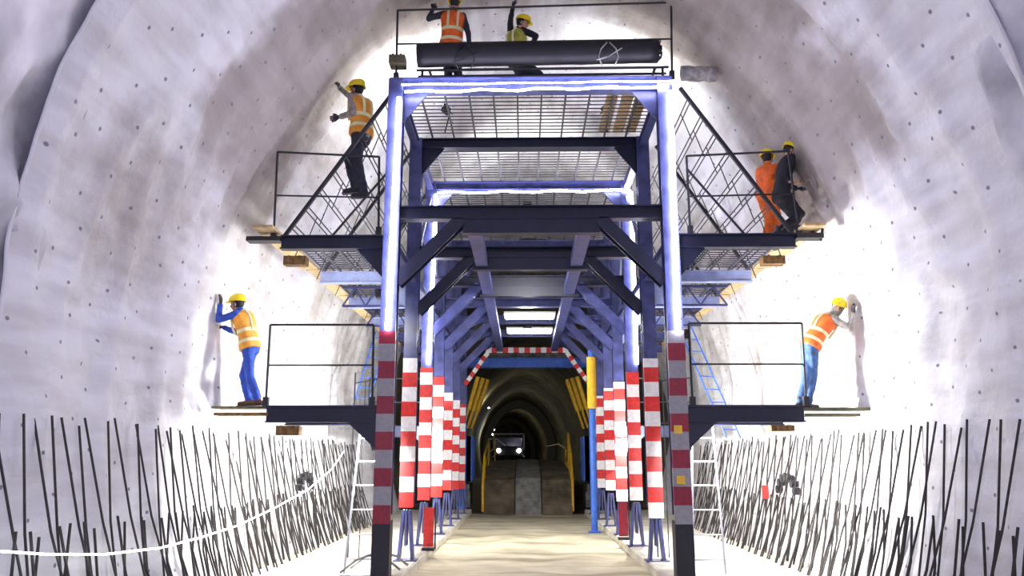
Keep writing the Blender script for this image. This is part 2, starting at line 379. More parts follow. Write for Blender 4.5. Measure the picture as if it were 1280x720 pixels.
# ---------------------------------------------------------------- the gantry (one rolling work platform)
E = 1.77
FY = [12, 14.45, 16.9, 19.35, 21.8, 24.25, 26.7]
G = thing('work_gantry', (.11, 12, .05), 'long navy blue steel portal gantry with decks, railings and red and white banded legs', 'gantry')
ZT = E+5.98          # top beam axis
ZM = E+3.80          # middle beam axis
SW = .25
def up_y(): return V((0, 1, 0))
for k, y in enumerate(FY):
    for side, x in ((-1, XL), (1, XR)):
        mb = MB(); mb.ibeam((x, y, .98), (x, y, ZT+.1), .24, .24, V((0, 1, 0)), .028)
        if k % 2 == 0: mb.box(x-.13, y-.13, 2.6, x+.13, y+.13, 2.64)
        col_ = mb.build('column', M['navy'], G)
        # banded wrap
        mb = MB(); z = .86+(random.uniform(-.1, .12) if k else 0); top = E+1.86+(random.uniform(-.12, .1) if k else .04); i = 0; t = .128
        while z < top-.05:
            z2 = min(z+.262, top); mb.cm = (i+(0 if side < 0 else 1)) % 2
            rr = t+random.uniform(-.004, .004); mb.box(x-rr, y-rr-.01, z, x+rr, y-.06, z2); z = z2; i += 1
        front = (k == 0)
        wrap = mb.build('warning_wrap', [M['darkred'] if front else M['red'], M['grey'] if front else M['white']], col_)
        if front: wrap['label'] = 'red and white banded wrap with shade in its colours'
        if front and side > 0:
            mb = MB(); mb.box(x-.09, y-.146, 2.14, x+.03, y-.136, 2.26); mb.build('sticker', M['yellow'], col_)
            mb = MB(); mb.box(x-.08, y-.146, 1.42, x+.04, y-.136, 1.54); mb.build('sticker', M['yellow'], col_)
        mb = MB()
        if front: mb.box(x-.13, y-.13, .05, x+.13, y+.13, .9)
        else:
            mb.beam((x-.05, y, .9), (x-.12, y, .07), .05, .2, V((0, 1, 0))); mb.beam((x+.05, y, .9), (x+.12, y, .07), .05, .2, V((0, 1, 0)))
            mb.box(x-.02, y-.12, .3, x+.02, y+.12, .9)
        mb.box(x-.2, y-.16, .045, x+.2, y+.16, .07)
        mb.build('foot', M['black'] if front else M['navy'], col_)
    # top beam with corner gussets
    mb = MB(); mb.ibeam((XL-.1, y, ZT), (XR+.1, y, ZT), .2, .24 if k == 0 else .2)
    for sx, x in ((1, XL+.12), (-1, XR-.12)):
        mb.add([(x, y-.02, ZT-.1), (x+sx*.42, y-.02, ZT-.1), (x, y-.02, ZT-.62), (x, y+.02, ZT-.1), (x+sx*.42, y+.02, ZT-.1), (x, y+.02, ZT-.62)],
               [(0, 1, 2), (5, 4, 3), (0, 3, 4, 1), (1, 4, 5, 2), (2, 5, 3, 0)])
    mb.build('top_beam', M['navy_shaded'] if k in (1,) else M['navy'], G)
    if k < 6:
        mb = MB(); mb.ibeam((XL-.05, y, ZM), (XR+.05, y, ZM), .2, .22)
        if k < 3: mb.box(-.95, y-.08, ZM-.34, 1.2, y+.08, ZM-.10)
        mb.build('middle_beam', M['navy_shaded'] if k < 3 else M['navy'], G)
    for sx, x in ((1, XL+.1), (-1, XR-.1)):
        mb = MB(); mb.ibeam((x, y, ZM-1.12), (x+sx*1.0, y, ZM-.1), .2, .2, V((0, 1, 0)))
        if k == 6:
            mb = MB()
            a = V((x, y-.1, ZM-1.35)); b = V((x+sx*.75, y-.1, ZM-.28))
            for q in range(8): mb.cm = q % 2; mb.beam(a+(b-a)*(q/8), a+(b-a)*((q+1)/8), .14, .12, V((0, 1, 0)))
            mb.build('knee_brace', [M['red'], M['white']], G)['label'] = 'red and white banded corner brace'
        else: mb.build('knee_brace', M['navy_shaded'] if k < 2 else M['navy'], G)
# banded lintel at the far end
mb = MB(); x0, x1 = XL+.8, XR-.8
for q in range(15): mb.cm = (q+1) % 2; mb.beam((x0+(x1-x0)*q/15, 26.6, ZM-.2), (x0+(x1-x0)*(q+1)/15, 26.6, ZM-.2), .12, .17)
mb.build('end_lintel', [M['red'], M['white']], G)['label'] = 'red and white banded lintel'
# stringers and side bracing
for x in (XL, XR):
    for z, hh in ((ZT-.02, .18), (E+3.3, .16)):
        mb = MB(); mb.ibeam((x, 12, z), (x, 26.7, z), .14, hh); mb.build('stringer', M['navy'], G)
    for k in range(1, 6):
        mb = MB(); sg = k % 2
        mb.beam((x, FY[k], E+(3.4 if sg else 5.8)), (x, FY[k+1], E+(5.8 if sg else 3.4)), .06, .06); mb.build('side_brace', M['navy'], G)
for x in (-.78, .98):
    mb = MB(); mb.beam((x, 12.1, ZM-.18), (x, 25.6, ZM-.30), .22, .16); mb.build('inner_rail', M['navy'], G)
# horizontal plan bracing under the decks of the far bays (light struts)
for k in range(3, 6):
    for sx, x in ((1, XL), (-1, XR)):
        mb = MB(); mb.beam((x+sx*.1, FY[k], ZM-.9), (x+sx*1.35, FY[k]+1.0, ZM-.05), .09, .09); mb.build('diagonal_strut', M['navy'], G)

# decks
def grating(x0, x1, y0, y1, z, nlong, step=.15):
    mb = MB(); y = y0+.08
    while y < y1-.04:
        mb.beam((x0, y, z), (x1, y, z), .016, .016); y += step
    for i in range(nlong+1):
        x = x0+(x1-x0)*i/nlong; mb.beam((x, y0, z-.025), (x, y1, z-.025), .03, .035)
    return mb
for k in range(6):
    grating(XL-.1, XR+.1, FY[k]+.06, FY[k+1]-.06, ZT+.15, 11).build('grating_deck', M['deckrod'], G)
UZ = E+3.33           # upper wing platform beam axis
xl_u, xr_u = P(352, 300, 12).x, P(994, 300, 12).x
LZ = E+.66
xl_l, xr_l = P(333, 518, 12).x, P(1005, 518, 12).x
for k in range(7):
    for x0, x1 in ((XL-.1, xl_u), (XR+.1, xr_u)):
        sg = -1 if x1 < 0 else 1
        mb = MB(); mb.ibeam((x0, FY[k], UZ), (x1, FY[k], UZ), .16, .22)
        mb.add([(x0, FY[k]-.015, UZ-.1), (x0+sg*.45, FY[k]-.015, UZ-.1), (x0, FY[k]-.015, UZ-.6), (x0, FY[k]+.015, UZ-.1), (x0+sg*.45, FY[k]+.015, UZ-.1), (x0, FY[k]+.015, UZ-.6)],
               [(0, 1, 2), (5, 4, 3), (0, 3, 4, 1), (1, 4, 5, 2), (2, 5, 3, 0)])
        mb.build('outrigger_beam', M['navy_shaded'] if k == 0 else M['navy_lit'] if k < 4 else M['navy'], G)
for k in range(6):
    for x0, x1, n in ((xl_u+.1, XL-.15, 5), (XR+.15, xr_u-.1, 5)):
        grating(x0, x1, FY[k]+.08, FY[k+1]-.08, UZ+.14, n).build('grating_deck', M['deckrod'], G)
for bays in ((12, 13.0), (19.35, 20.3)):
    for x0, x1 in ((xl_l, XL-.1), (XR+.1, xr_l)):
        if bays[0] > 13: x0, x1 = (x0+.0, x1) if x0 < 0 else (x0, x1)
        out, inn = (x0, x1) if x0 < 0 else (x1, x0)
        sg = -1 if out < 0 else 1
        for y in bays:
            mb = MB(); mb.ibeam((inn, y, LZ), (out, y, LZ), .16, .24)
            mb.add([(inn, y-.015, LZ-.1), (inn+sg*.5, y-.015, LZ-.1), (inn, y-.015, LZ-.55), (inn, y+.015, LZ-.1), (inn+sg*.5, y+.015, LZ-.1), (inn, y+.015, LZ-.55)],
                   [(0, 1, 2), (5, 4, 3), (0, 3, 4, 1), (1, 4, 5, 2), (2, 5, 3, 0)])
            mb.build('outrigger_beam', M['navy_shaded'], G)
        grating(min(x0, x1), max(x0, x1), bays[0], bays[1], LZ+.135, 4, .12).build('grating_deck', M['deckrod'], G)
for y, s_ in ((12, 1), (19.35, .85)):
    pass
# zigzag lattice girders under the wing decks
for y in (FY[1]+1.25, FY[2]+1.25):
    for x0, x1 in ((xl_u+.15, XL-.2), (XR+.2, xr_u-.15)):
        mb = MB(); zt_, zb_ = UZ+.08, UZ-.3
        mb.beam((x0, y, zt_), (x1, y, zt_), .05, .04); mb.beam((x0, y, zb_), (x1, y, zb_), .05, .04)
        for i in range(6):
            a_, b2 = x0+(x1-x0)*i/6, x0+(x1-x0)*(i+1)/6
            mb.beam((a_, y, zt_ if i % 2 else zb_), (b2, y, zb_ if i % 2 else zt_), .03, .03)
        mb.build('lattice_girder', M['navy'], G)
# railings
def railing(pts_bottom, pts_top, mids, r=.018):
    mb = MB(); mb.tube(pts_top, r, 6)
    for a, b in zip(pts_bottom, pts_top): mb.tube([a, b], r*1.05, 6)
    for f in mids: mb.tube([pts_bottom[0]+(pts_top[0]-pts_bottom[0])*f, pts_bottom[-1]+(pts_top[-1]-pts_bottom[-1])*f], r*.8, 6)
    for a in pts_bottom: mb.box(a.x-.04, a.y-.04, a.z, a.x+.04, a.y+.04, a.z+.14)
    return mb
def rl(px): return [P(a, b, 12.0) for a, b in px]
zl = LZ+.12
def dz(p, z): p.z = z; return p
for bl, tl in (([(332, 508), (465, 505)], [(338, 406), (467, 406)]), ([(866, 506), (1008, 508)], [(861, 404), (1002, 404)])):
    b = [dz(p, zl) for p in rl(bl)]; t = rl(tl); railing(b, t, [.5]).build('railing', M['black'], G)
for bl, tl in (([(342, 297), (473, 297)], [(347, 190), (474, 196)]), ([(863, 294), (999, 294)], [(858, 195), (985, 189)])):
    b = [dz(p, UZ+.11) for p in rl(bl)]; t = rl(tl); railing(b, t, [.48]).build('railing', M['black'], G)
b = [dz(p, ZT+.1) for p in rl([(495, 105), (840, 100)])]; t = rl([(497, 13), (839, 3)])
railing(b, t, [.52]).build('railing', M['black'], G)
mb = MB(); a, b_ = P(528, 88, 12), P(828, 84, 12)
mb.tube([a-V((.1, 0, 0)), b_+V((.1, 0, 0))], .022, 6)
for f in (0, .39, 1): p = a+(b_-a)*f; mb.tube([p, V((p.x, p.y, ZT+.1))], .022, 6)
for f in (0.03, .97): p = a+(b_-a)*f; mb.beam(p+V((0, 0, .0)), p+V((0, .25, .0)), .04, .04)
mb.tube([a+V((-.1, .22, 0)), b_+V((.1, .22, 0))], .022, 6)
mb.build('roll_rack', M['black'], G)
# railings of the rear bays on the lower level
for x0, x1 in ((xl_l+.1, XL-.3), (XR+.3, xr_l-.1)):
    out = x0 if x0 < 0 else x1; inn = x1 if x0 < 0 else x0; y = 19.35
    b = [V((out, y, zl)), V((inn, y, zl))]; t = [p+V((0, 0, 1.15)) for p in b]
    railing(b, t, [.5], .015).build('railing', M['black'], G)
# sloping side ladders of longitudinal bars between the top deck and the wing platforms
for top, bot in (((494, 112), (355, 297)), ((850, 110), (992, 297))):
    for k in range(0, 6):
        A = P(*top, 12); B = P(*bot, 12); B.z = UZ+.1
        A.y = B.y = FY[k]; 
        mb = MB(); mb.beam(A, B, .055, .055); mb.build('sloping_brace', M['black'], G)
        mb = MB(); q0 = A+(B-A)*.52; sg = -1 if A.x < 0 else 1
        mb.beam(V((B.x-sg*1.15, FY[k], UZ+.1)), V((A.x+sg*.1, FY[k], (A.z+B.z)/2)), .035, .035) if k else mb.beam(V((B.x-sg*.75, FY[k], UZ+.1)), V((A.x+sg*.05, FY[k], A.z-1.4)), .03, .03)
        mb.build('sloping_brace', M['black'], G)
    for i in range(8):
        f = (i+.6)/8.3; A = P(*top, 12); B = P(*bot, 12); B.z = UZ+.1; p = A+(B-A)*f
        mb = MB()
        for off in (0, .07):
            q = p+(B-A).normalized()*off; mb.tube([(q.x, 12.0, q.z), (q.x, 19.5, q.z)], .012, 5)
        for j in range(5): mb.tube([(p.x, 12.6+j*1.5, p.z), ((p.x+(B-A).normalized().x*.42), 12.9+j*1.5, p.z+(B-A).normalized().z*.42)], .009, 5)
        mb.build('side_bar_pair', M['black'], G)

# ---------------------------------------------------------------- light strips of the gantry
def strip_light(pts, r, material, name, label):
    mb = MB(); mb.tube(pts, r, 8); o = mb.build(name, material, smooth=True); return tag(o, label, 'light strip')
def wavy(a, b, n, amp, ax):
    return [a+(b-a)*(i/n)+ax*(amp*math.sin(i*1.9)*(0 if i in (0, n) else 1)) for i in range(n+1)]
yf = 12-.17
def at_y(px, py, y): return P(px, py, y)
TL, TR = P(506, 115, yf), P(836, 108, yf)
BLp, BRp = P(484, 412, yf), P(848, 414, yf)
strip_light([P(499, 122, yf), P(490, 300, yf), BLp], .036, M['led'], 'light_strip', 'white light strip running down the front left column of the gantry')
strip_light([P(838, 114, yf), P(843, 260, yf), BRp], .036, M['led'], 'light_strip', 'white light strip running down the front right column of the gantry')
strip_light(wavy(TL, TR, 14, .02, V((0, 0, 1))), .018, M['led'], 'light_strip', 'white light strip sagging along the front top beam of the gantry')
strip_light(wavy(P(502, 106, yf), P(846, 101, yf), 10, .008, V((0, 0, 1))), .011, M['led'], 'light_strip', 'thinner upper light strip along the front top beam of the gantry')
yr = FY[2]-.16
strip_light(wavy(P(547, 241, yr), P(788, 238, yr), 12, .02, V((0, 0, 1))), .022, M['led_mid'], 'light_strip', 'white light strip along the third top beam inside the gantry')
strip_light([P(545, 243, yr), P(542, 330, yr), P(535, 455, yr)], .04, M['led_mid'], 'light_strip', 'white light strip down the third left column inside the gantry')
strip_light([P(789, 240, yr), P(792, 340, yr), P(796, 455, yr)], .04, M['led_mid'], 'light_strip', 'white light strip down the third right column inside the gantry')
# rope light along the left rebars
pix = [(-30, 688, -4.5, 6.8), (0, 689, -4.4, 0), (60, 693, -4.4, 0), (130, 693, -4.4, 0), (200, 685, -4.4, 0), (250, 672, -4.4, 0), (300, 656, -4.35, 0), (345, 634, -4.35, 0), (385, 612, -4.3, 0), (415, 586, -4.25, 0), (430, 564, -4.2, 0)]
pts = []
for px, py, lat, _ in pix:
    q = P(px, py, 10); d = 10*lat/q.x; pts.append(P(px, py, d))
mb = MB(); mb.tube(pts, .011, 6); tag(mb.build('rope_light', M['rope'], smooth=True), 'glowing white rope light slung along the left row of rebars', 'rope light')
# added glowing panels where bright ceiling would show between far bays
for y, px, lab in ((20.5, 662, 'nearer added glow panel for a bright gap under the gantry deck'), (22.95, 662, 'farther added glow panel for a bright gap under the gantry deck')):
    c = P(px, 393 if y < 22 else 412, y)
    t = thing('gap_glow_panel', c, lab, 'light')
    mb = MB(); mb.box(c.x-.68, y-.1, c.z+.01, c.x+.68, y+.75, c.z+.06); mb.build('housing', M['whitepaint'], t)
    mb = MB(); mb.box(c.x-.64, y-.06, c.z-.01, c.x+.64, y+.71, c.z+.01); mb.build('glow_face', M['panel'], t)
    mb = MB()
    for sx in (-.5, .5): mb.tube([(c.x+sx, y+.3, c.z+.05), (c.x+sx, y+.3, ZM-.1)], .01, 5)
    mb.build('hanger', M['black'], t)

def flood(loc, aim, power, label, spot=True, angle=160, col=(1, .98, .95), post=None, size=.1):
    loc = V(loc); aim = V(aim); d = (aim-loc).normalized(); t_, s_, u_ = frame_of(loc, aim)
    t = thing('flood_lamp', loc, label, 'lamp')
    mb = MB(); mb.beam(loc-d*.09, loc-d*.01, .2, .15); mb.build('housing', M['black'], t)
    mb = MB(); mb.beam(loc-d*.01, loc, .17, .12); mb.build('lens', M['lens'], t)
    mb = MB(); mb.tube([loc-d*.05+s_*.11, loc-d*.16+s_*.11, loc-d*.16-s_*.11, loc-d*.05-s_*.11], .01, 5)
    if post is not None: mb.tube([loc-d*.16, V(post)], .014, 6)
    mb.build('bracket', M['black'], t)
    light('SPOT' if spot else 'POINT', loc+d*.06, power, t, col, aim, angle, size)
    return t
flood((XL-.3, 12.75, E+.2), (-5, 14.2, E-.9), L_SIDE_LEFT, 'small flood lamp on the left front column under the lower platform', post=(XL-.1, 12.1, E+.3))
flood((XR+.3, 12.75, E+.2), (5.2, 14.0, E-.6), L_SIDE_RIGHT, 'small flood lamp on the right front column under the lower platform', post=(XR+.1, 12.1, E+.3))
flood((XR+.28, 12.35, E+1.9), (5.3, 12.9, E+1.5), L_RIGHT_HIGH, 'small flood lamp on the right front column above the lower railing', post=(XR+.1, 12.1, E+1.9), angle=140)
flood((XL-.28, 12.6, E+2.6), (-5.0, 14.5, E+1.7), L_RIGHT_HIGH*.45, 'small flood lamp on the left front column under the wing platform', post=(XL-.1, 12.1, E+2.6), angle=150)
flood((-1.5, 13.9, ZT+.5), (-3.2, 14.4, ZT+1.6), L_TOP, 'flood lamp at the left of the top deck behind the black roll', post=(-1.5, 14.2, ZT+.15), angle=165)
flood((1.6, 13.9, ZT+.5), (2.6, 14.6, ZT+1.9), L_TOP*.7, 'flood lamp at the right of the top deck behind the black roll', post=(1.6, 14.2, ZT+.15), angle=165)
flood((.1, 19.5, ZT+.5), (.1, 20.5, ZT+3), L_TOP*.8, 'flood lamp in the middle of the rear top deck', post=(.1, 19.8, ZT+.15), angle=165)
for y, x, lab in ((18.2, XL-.25, 'flood lamp on the left middle column of the gantry'), (18.2, XR+.25, 'flood lamp on the right middle column of the gantry')):
    flood((x, y, E+.5), (x*2.2, y+2, E+.2), L_SIDE_LEFT*.6, lab, spot=False, post=(x*.9, 19.3, E+.5), size=.05)
flood((.1, 21.5, ZM-.35), (.1, 16, 0), L_BAY_FILL, 'added fill lamp under the middle beam facing the camera side of the gantry', post=(.1, 21.75, ZM-.1), angle=160)  # fill lamps added to brighten the inner bays and road
flood((.1, 14.6, ZM-.25), (.1, 20, .5), L_BAY_FILL, 'added fill lamp under the second middle beam facing down the drive', post=(.1, 14.45, ZM-.1), angle=160)
for x, lab in ((-2.2, 'added unseen fill lamp on the left behind the camera'), (2.5, 'added unseen fill lamp on the right behind the camera')):
    flood((x, -2.5, 3.2), (x*1.25, 9, 6.5), L_FILL_BEHIND, lab, post=(x, -2.8, 0), angle=150, col=(.72, .70, 1), size=.3)  # unseen lamps added behind the camera to brighten the near walls

# ---------------------------------------------------------------- rolls, boards, planks on the gantry
t = thing('membrane_roll', P(672, 67, 12.2), 'long black roll of waterproof sheet lying across the top deck', 'roll')
a, b_ = P(522, 69.5, 12.02), P(822, 63.5, 12.02)
mb = MB(); n = 28; pts = [a+(b_-a)*(i/n) for i in range(n+1)]; mb.tube(pts, [.197+.008*noise.noise(V((i*.6, 0, 0))) for i in range(n+1)], 22)
mb.build('rolled_sheet', M['roll'], t, smooth=True)
mb = MB()
dd = (b_-a).normalized()
for i in range(9):
    an = i*.75; c = b_+dd*(.03+.012*(i % 3)); rr = .05+.016*i
    mb.tube([c+V((0, math.cos(an+k*.5)*rr, math.sin(an+k*.5)*rr)) for k in range(5)], .01, 5)
mb.build('ragged_end', M['black'], t)
for fx, lab in ((.79, 'pale twine loop hanging at the right of the black roll'), (.2, 'thin dark cable bundle under the left of the black roll')):
    c = a+(b_-a)*fx; mb = MB()
    for s_ in (-1, 1):
        mb.tube([c+V((s_*.02, -.215, .05)), c+V((s_*.12, -.23, -.07)), c+V((s_*.16, -.2, -.2)), c+V((s_*.1, -.14, -.33))], .012, 6)
    mb.tube([c+V((-.2, -.215, -.26)), c+V((0, -.22, -.2)), c+V((.22, -.215, -.05))], .011, 6)
    tag(mb.build('rope_loop' if fx > .5 else 'cable_bundle', M['duct'] if fx > .5 else M['black'], smooth=True), lab, 'rope' if fx > .5 else 'cable')
# grey sheet end poking out at the right of the top deck
mb = MB(); a, b_ = P(852, 92, 12.5), P(895, 93, 12.5)
mb.tube([a+(b_-a)*(i/6)+V((0, 0, .01*math.sin(i*2))) for i in range(7)], [.13+.012*math.sin(i*3) for i in range(7)], 14)
tag(mb.build('sheet_roll', M['duct'], smooth=True), 'short grey sheet roll sticking out right of the top deck', 'roll')
def board(cx_, py, d, wpx, hpx, dep, lab, name='wooden_block', material='block'):
    c = P(cx_, py, d); s_ = 12.1/991*d/12*1.0; w_ = wpx*d/991/2; h_ = hpx*d/991/2
    mb = MB(); 
    for i in range(3):
        y0 = c.y+dep*i/3; mb.box(c.x-w_, y0+.004, c.z-h_+random.uniform(0, .01), c.x+w_, y0+dep/3-.004, c.z+h_-random.uniform(0, .012))
    mb.beam((c.x-w_*.5, c.y-.01, c.z-h_), (c.x-w_*.5, c.y-.01, c.z+h_), .03, .012); mb.beam((c.x+w_*.5, c.y-.01, c.z-h_), (c.x+w_*.5, c.y-.01, c.z+h_), .03, .012)
    return tag(mb.build(name, M[material]), lab, 'wood')
board(496, 73, 11.9, 22, 14, .25, 'olive wooden block fixed beside the top left railing post', material='olive')
board(368, 325, 11.98, 29, 12, .2, 'brown wooden block below the end of the left wing platform beam')
board(968, 324, 11.98, 28, 12, .2, 'brown wooden block below the end of the right wing platform beam')
board(359, 538, 11.98, 29, 12, .2, 'brown wooden block below the left lower platform beam')
board(979, 535, 11.98, 28, 8, .2, 'brown wooden block below the right lower platform beam')
def plank(x, y0, y1, z, w_, lab, name='timber_plank', material='plank', th=.045, grp=None, skew=0):
    mb = MB(); mb.beam((x, y0, z), (x+skew, y1, z), w_, th)
    for i in range(3): mb.beam((x-w_*.3+i*w_*.3, y0+.0, z+th*.5), (x-w_*.3+i*w_*.3+skew, y1, z+th*.5), .004, .004)
    return tag(mb.build(name, M[material]), lab, 'plank', grp)
for sg, xo, side in ((-1, xl_u, 'left'), (1, xr_u, 'right')):
    for k in range(6):
        y0 = FY[k]-(.35 if k == 0 else -.02); y1 = FY[k+1]-.05
        ordn = ['nearest', 'second', 'third', 'fourth', 'fifth', 'farthest'][k]
        plank(xo+sg*(.2 if k == 0 else .12)-sg*.02*k, y0, y1, UZ+.175-.0*k, .32, '%s pale timber plank along the outer edge of the %s wing platform' % (ordn, side), grp='outer edge planks of the %s wing platform' % side)
for i, (x, nm) in enumerate(((1.55, 'left'), (1.82, 'middle'), (2.06, 'right'))):
    plank(x, 12.1, 14.3, ZT+.2, .2, '%s of three pale planks on the front bay of the top deck' % nm, grp='planks on the front top deck')
# planks crossing out to the wall under the men's feet
def cross_plank(px0, px1, py, d, th, dep, lab, material):
    a = P(px0, py, d); b = P(px1, py, d); mb = MB(); mb.box(min(a.x, b.x), d-dep/2, a.z-th/2, max(a.x, b.x), d+dep/2, a.z+th/2)
    return tag(mb.build('scaffold_board', M[material]), lab, 'board')
zb = LZ+.16
cross_plank(256, 340, 510, 12.5, .04, .3, 'long thin board under the boots of the worker in blue', 'olive')
cross_plank(271, 338, 518, 12.1, .045, .25, 'short brown board clamped under the left lower platform end', 'block')
cross_plank(1000, 1084, 512, 12.35, .05, .3, 'upper olive board sticking out of the right lower platform', 'olive')
cross_plank(1003, 1072, 519, 12.1, .045, .22, 'lower olive board sticking out of the right lower platform', 'olive')
cross_plank(310, 352, 300, 12.0, .07, .2, 'dark board end beyond the left wing platform beam', 'black')
cross_plank(994, 1027, 296, 12.0, .08, .2, 'dark board end beyond the right wing platform beam', 'black')
for px, py, lab in ((1023, 290, 'black hook clamp at the tip of the right wing platform board'),):
    c = P(px, py, 12); mb = MB(); mb.tube([c+V((-.12, 0, -.02)), c+V((-.02, 0, .04)), c+V((.04, 0, .08)), c+V((.07, 0, .05)), c+V((.04, 0, -.08)), c+V((.02, 0, -.14))], .022, 6)
    tag(mb.build('hook_clamp', M['black'], smooth=True), lab, 'clamp')

c = P(665, 341, 26.0); mb = MB()
mb.ell(V((c.x-.12, 26.0, ZT+.36)), (V((.26, 0, .02)), V((0, .18, 0)), V((0, 0, .17)))); mb.ell(V((c.x+.22, 26.05, ZT+.32)), (V((.22, 0, -.02)), V((0, .16, 0)), V((0, 0, .13))))
tag(mb.build('orange_sack', M['orangecloth'], smooth=True), 'small orange sack lying on the rear end of the top deck', 'sack')
# ---------------------------------------------------------------- ladders
def ladder(b0, t0, w_, n, material, lab, axis=V((1, 0, 0)), r=.018, taper=0):
    b0 = V(b0); t0 = V(t0); t = thing('ladder', b0, lab, 'ladder')
    for s_ in (-1, 1):
        mb = MB(); mb.tube([b0+axis*(s_*w_/2), t0+axis*(s_*(w_/2-taper))], r, 8); mb.build('ladder_rail', M[material], t)
    for i in range(n):
        f = (i+.6)/(n+.2); c = b0+(t0-b0)*f; hw = w_/2-taper*f
        mb = MB(); mb.tube([c-axis*hw, c+axis*hw], r*.75, 6); mb.build('rung', M[material], t)
    return t
b0 = P(450, 712, 12.6); b0.z = .0
ladder((P(450, 712, 12.9).x, 12.9, .03), (P(462, 556, 12.9).x, 13.0, LZ-.1), .5, 6, 'zinc', 'grey steel ladder standing left of the front left column', taper=.08)
ladder((P(887, 715, 12.9).x, 12.9, .03), (P(880, 545, 12.9).x, 13.0, LZ-.1), .5, 6, 'zinc', 'grey steel ladder standing right of the front right column', taper=.08)
ladder((-4.15, 19.6, LZ+.15), (-3.7, 20.4, UZ-.1), .42, 9, 'blue', 'thin blue ladder leaning between the left platforms', axis=V((.7, .7, 0)))
ladder((4.55, 17.6, LZ-.2), (3.75, 18.6, UZ-.1), .42, 9, 'blue', 'thin blue ladder leaning between the right platforms', axis=V((.85, .5, 0)))
# low handrail frames seen behind the lower platforms
for x, y, lab in ((-2.85, 15.0, 'small thin black guard frame behind the left front column'), (2.75, 15.0, 'small thin black guard frame behind the right front column')):
    mb = MB(); z0 = 0.03; sg = 1 if x > 0 else -1
    A, B_ = V((x-.35, y, LZ)), V((x+.3, y, LZ)); h_ = .95
    mb.tube([A+V((0, 0, -2.4)), A+V((0, 0, h_)), B_+V((0, 0, h_)), B_+V((0, 0, -2.4))], .014, 6); mb.tube([A+V((0, 0, .75)), B_+V((0, 0, .85))], .01, 5)
    mb.tube([A, B_], .012, 5); mb.tube([A+V((.2, 0, -2.4)), A+V((.2, 0, .8))], .01, 5)
    tag(mb.build('guard_frame', M['black']), lab, 'guard frame')
# hoses on the ground at the left front column
mb = MB(); q = [P(425, 716, 12.4), P(445, 700, 12.4), P(462, 694, 12.5), P(485, 700, 12.6), P(500, 712, 12.6)]
for p in q: p.z = max(p.z, .03)
mb.tube(q, .02, 6); mb.tube([V((p.x+.05, p.y+.5, p.z)) for p in q], .02, 6)
tag(mb.build('hose', M['duct'], smooth=True), 'grey hose lying at the foot of the front left column', 'hose')
mb = MB(); mb.beam((-2.75, 12.3, .06), (-1.95, 12.3, .06), .08, .06); tag(mb.build('steel_bar', M['olive']), 'short steel bar lying under the front left column', 'bar')
for px, y, lab in ((536, 16.0, 'small red board standing on the left kerb between banded columns'), (779, 18.2, 'small dark red board standing on the right kerb between banded columns')):
    x = P(px, 650, y).x; t = thing('hazard_board', (x, y, .05), lab, 'board')
    mb = MB(); mb.box(x-.1, y-.02, .12, x+.1, y+.02, .85); mb.build('panel', M['red'] if px < 600 else M['darkred'], t)
    mb = MB(); mb.box(x-.12, y-.1, .05, x+.12, y+.1, .1); mb.beam((x+.13, y, .08), (x+.13, y, .95), .03, .03); mb.build('stand', M['black'], t)
# blue prop with yellow sleeve, right
x = P(742, 600, 21.8).x; t = thing('telescopic_prop', (x, 21.8, -.1), 'bright blue prop with a yellow sleeve on the right of the roadway', 'prop')
mb = MB(); mb.cyl((x, 21.8, -.12), (x, 21.8, E+2.95), .085, 14); mb.box(x-.16, 21.64, -.12, x+.16, 21.96, -.08); mb.build('tube', M['blue'], t, smooth=False)
mb = MB(); mb.cyl((x, 21.8, E+1.35), (x, 21.8, E+2.75), .125, 14); mb.build('sleeve', M['yellow'], t)

# ---------------------------------------------------------------- rebars
sides = ((-1, 'left'), (1, 'right'))
ORD = ['nearest']+[w_+' nearest' for w_ in 'second third fourth fifth sixth seventh eighth ninth tenth eleventh twelfth thirteenth fourteenth fifteenth sixteenth seventeenth eighteenth nineteenth twentieth twenty-first twenty-second twenty-third twenty-fourth'.split()]
SIDE_EDGE = {-1: CX-4.42, 1: CX+4.42}
rebar_master = {}
for sg, side in sides:
    for row in ('tall', 'short'):
        # two mats: A leans with the wall, B stands steeper
        y = 6.75 if row == 'tall' else 7.0; n = 0
        while n < (74 if row == 'tall' else 70):
            lean = (n % 2 == 0)
            jitter = random.uniform(-.06, .06)
            z_top = (E+.42 if row == 'tall' else E-.68)+random.uniform(-.07, .07)
            xb = CX+sg*((4.3 if sg < 0 else 4.22) if lean else 4.5)+random.uniform(-.03, .03)
            xt = CX+sg*((5.02 if sg < 0 else 4.95) if lean else 4.9)+random.uniform(-.04, .04)
            if row == 'short': xt = xb+(xt-xb)*.5+random.uniform(-.02, .02); 
            yb = y+jitter; yt = yb+random.uniform(-.07, .05)
            bend = random.uniform(-.03, .03)
            mid = V(((xb+xt)/2+sg*.05+bend*.5, (yb+yt)/2+bend, z_top*.5))
            mb = MB(); mb.tube([(xb, yb, -.04), mid, (xt, yt, z_top)], .0135 if row == 'tall' else .015, 5)
            if n < 24: lab = '%s dark %s rebar of the row along the %s wall' % (ORD[n], row, side)
            else: lab = 'thin dark %s rebar farther back in the row along the %s wall' % (row, side)
            o = mb.build('rebar', M['rebar']); tag(o, lab, 'rebar', '%s rebars along the %s wall%s' % (row, side, '' if n < 24 else ', farther back'))
            y += (.21 if n > 12 else .27)+random.uniform(-.05, .05); n += 1
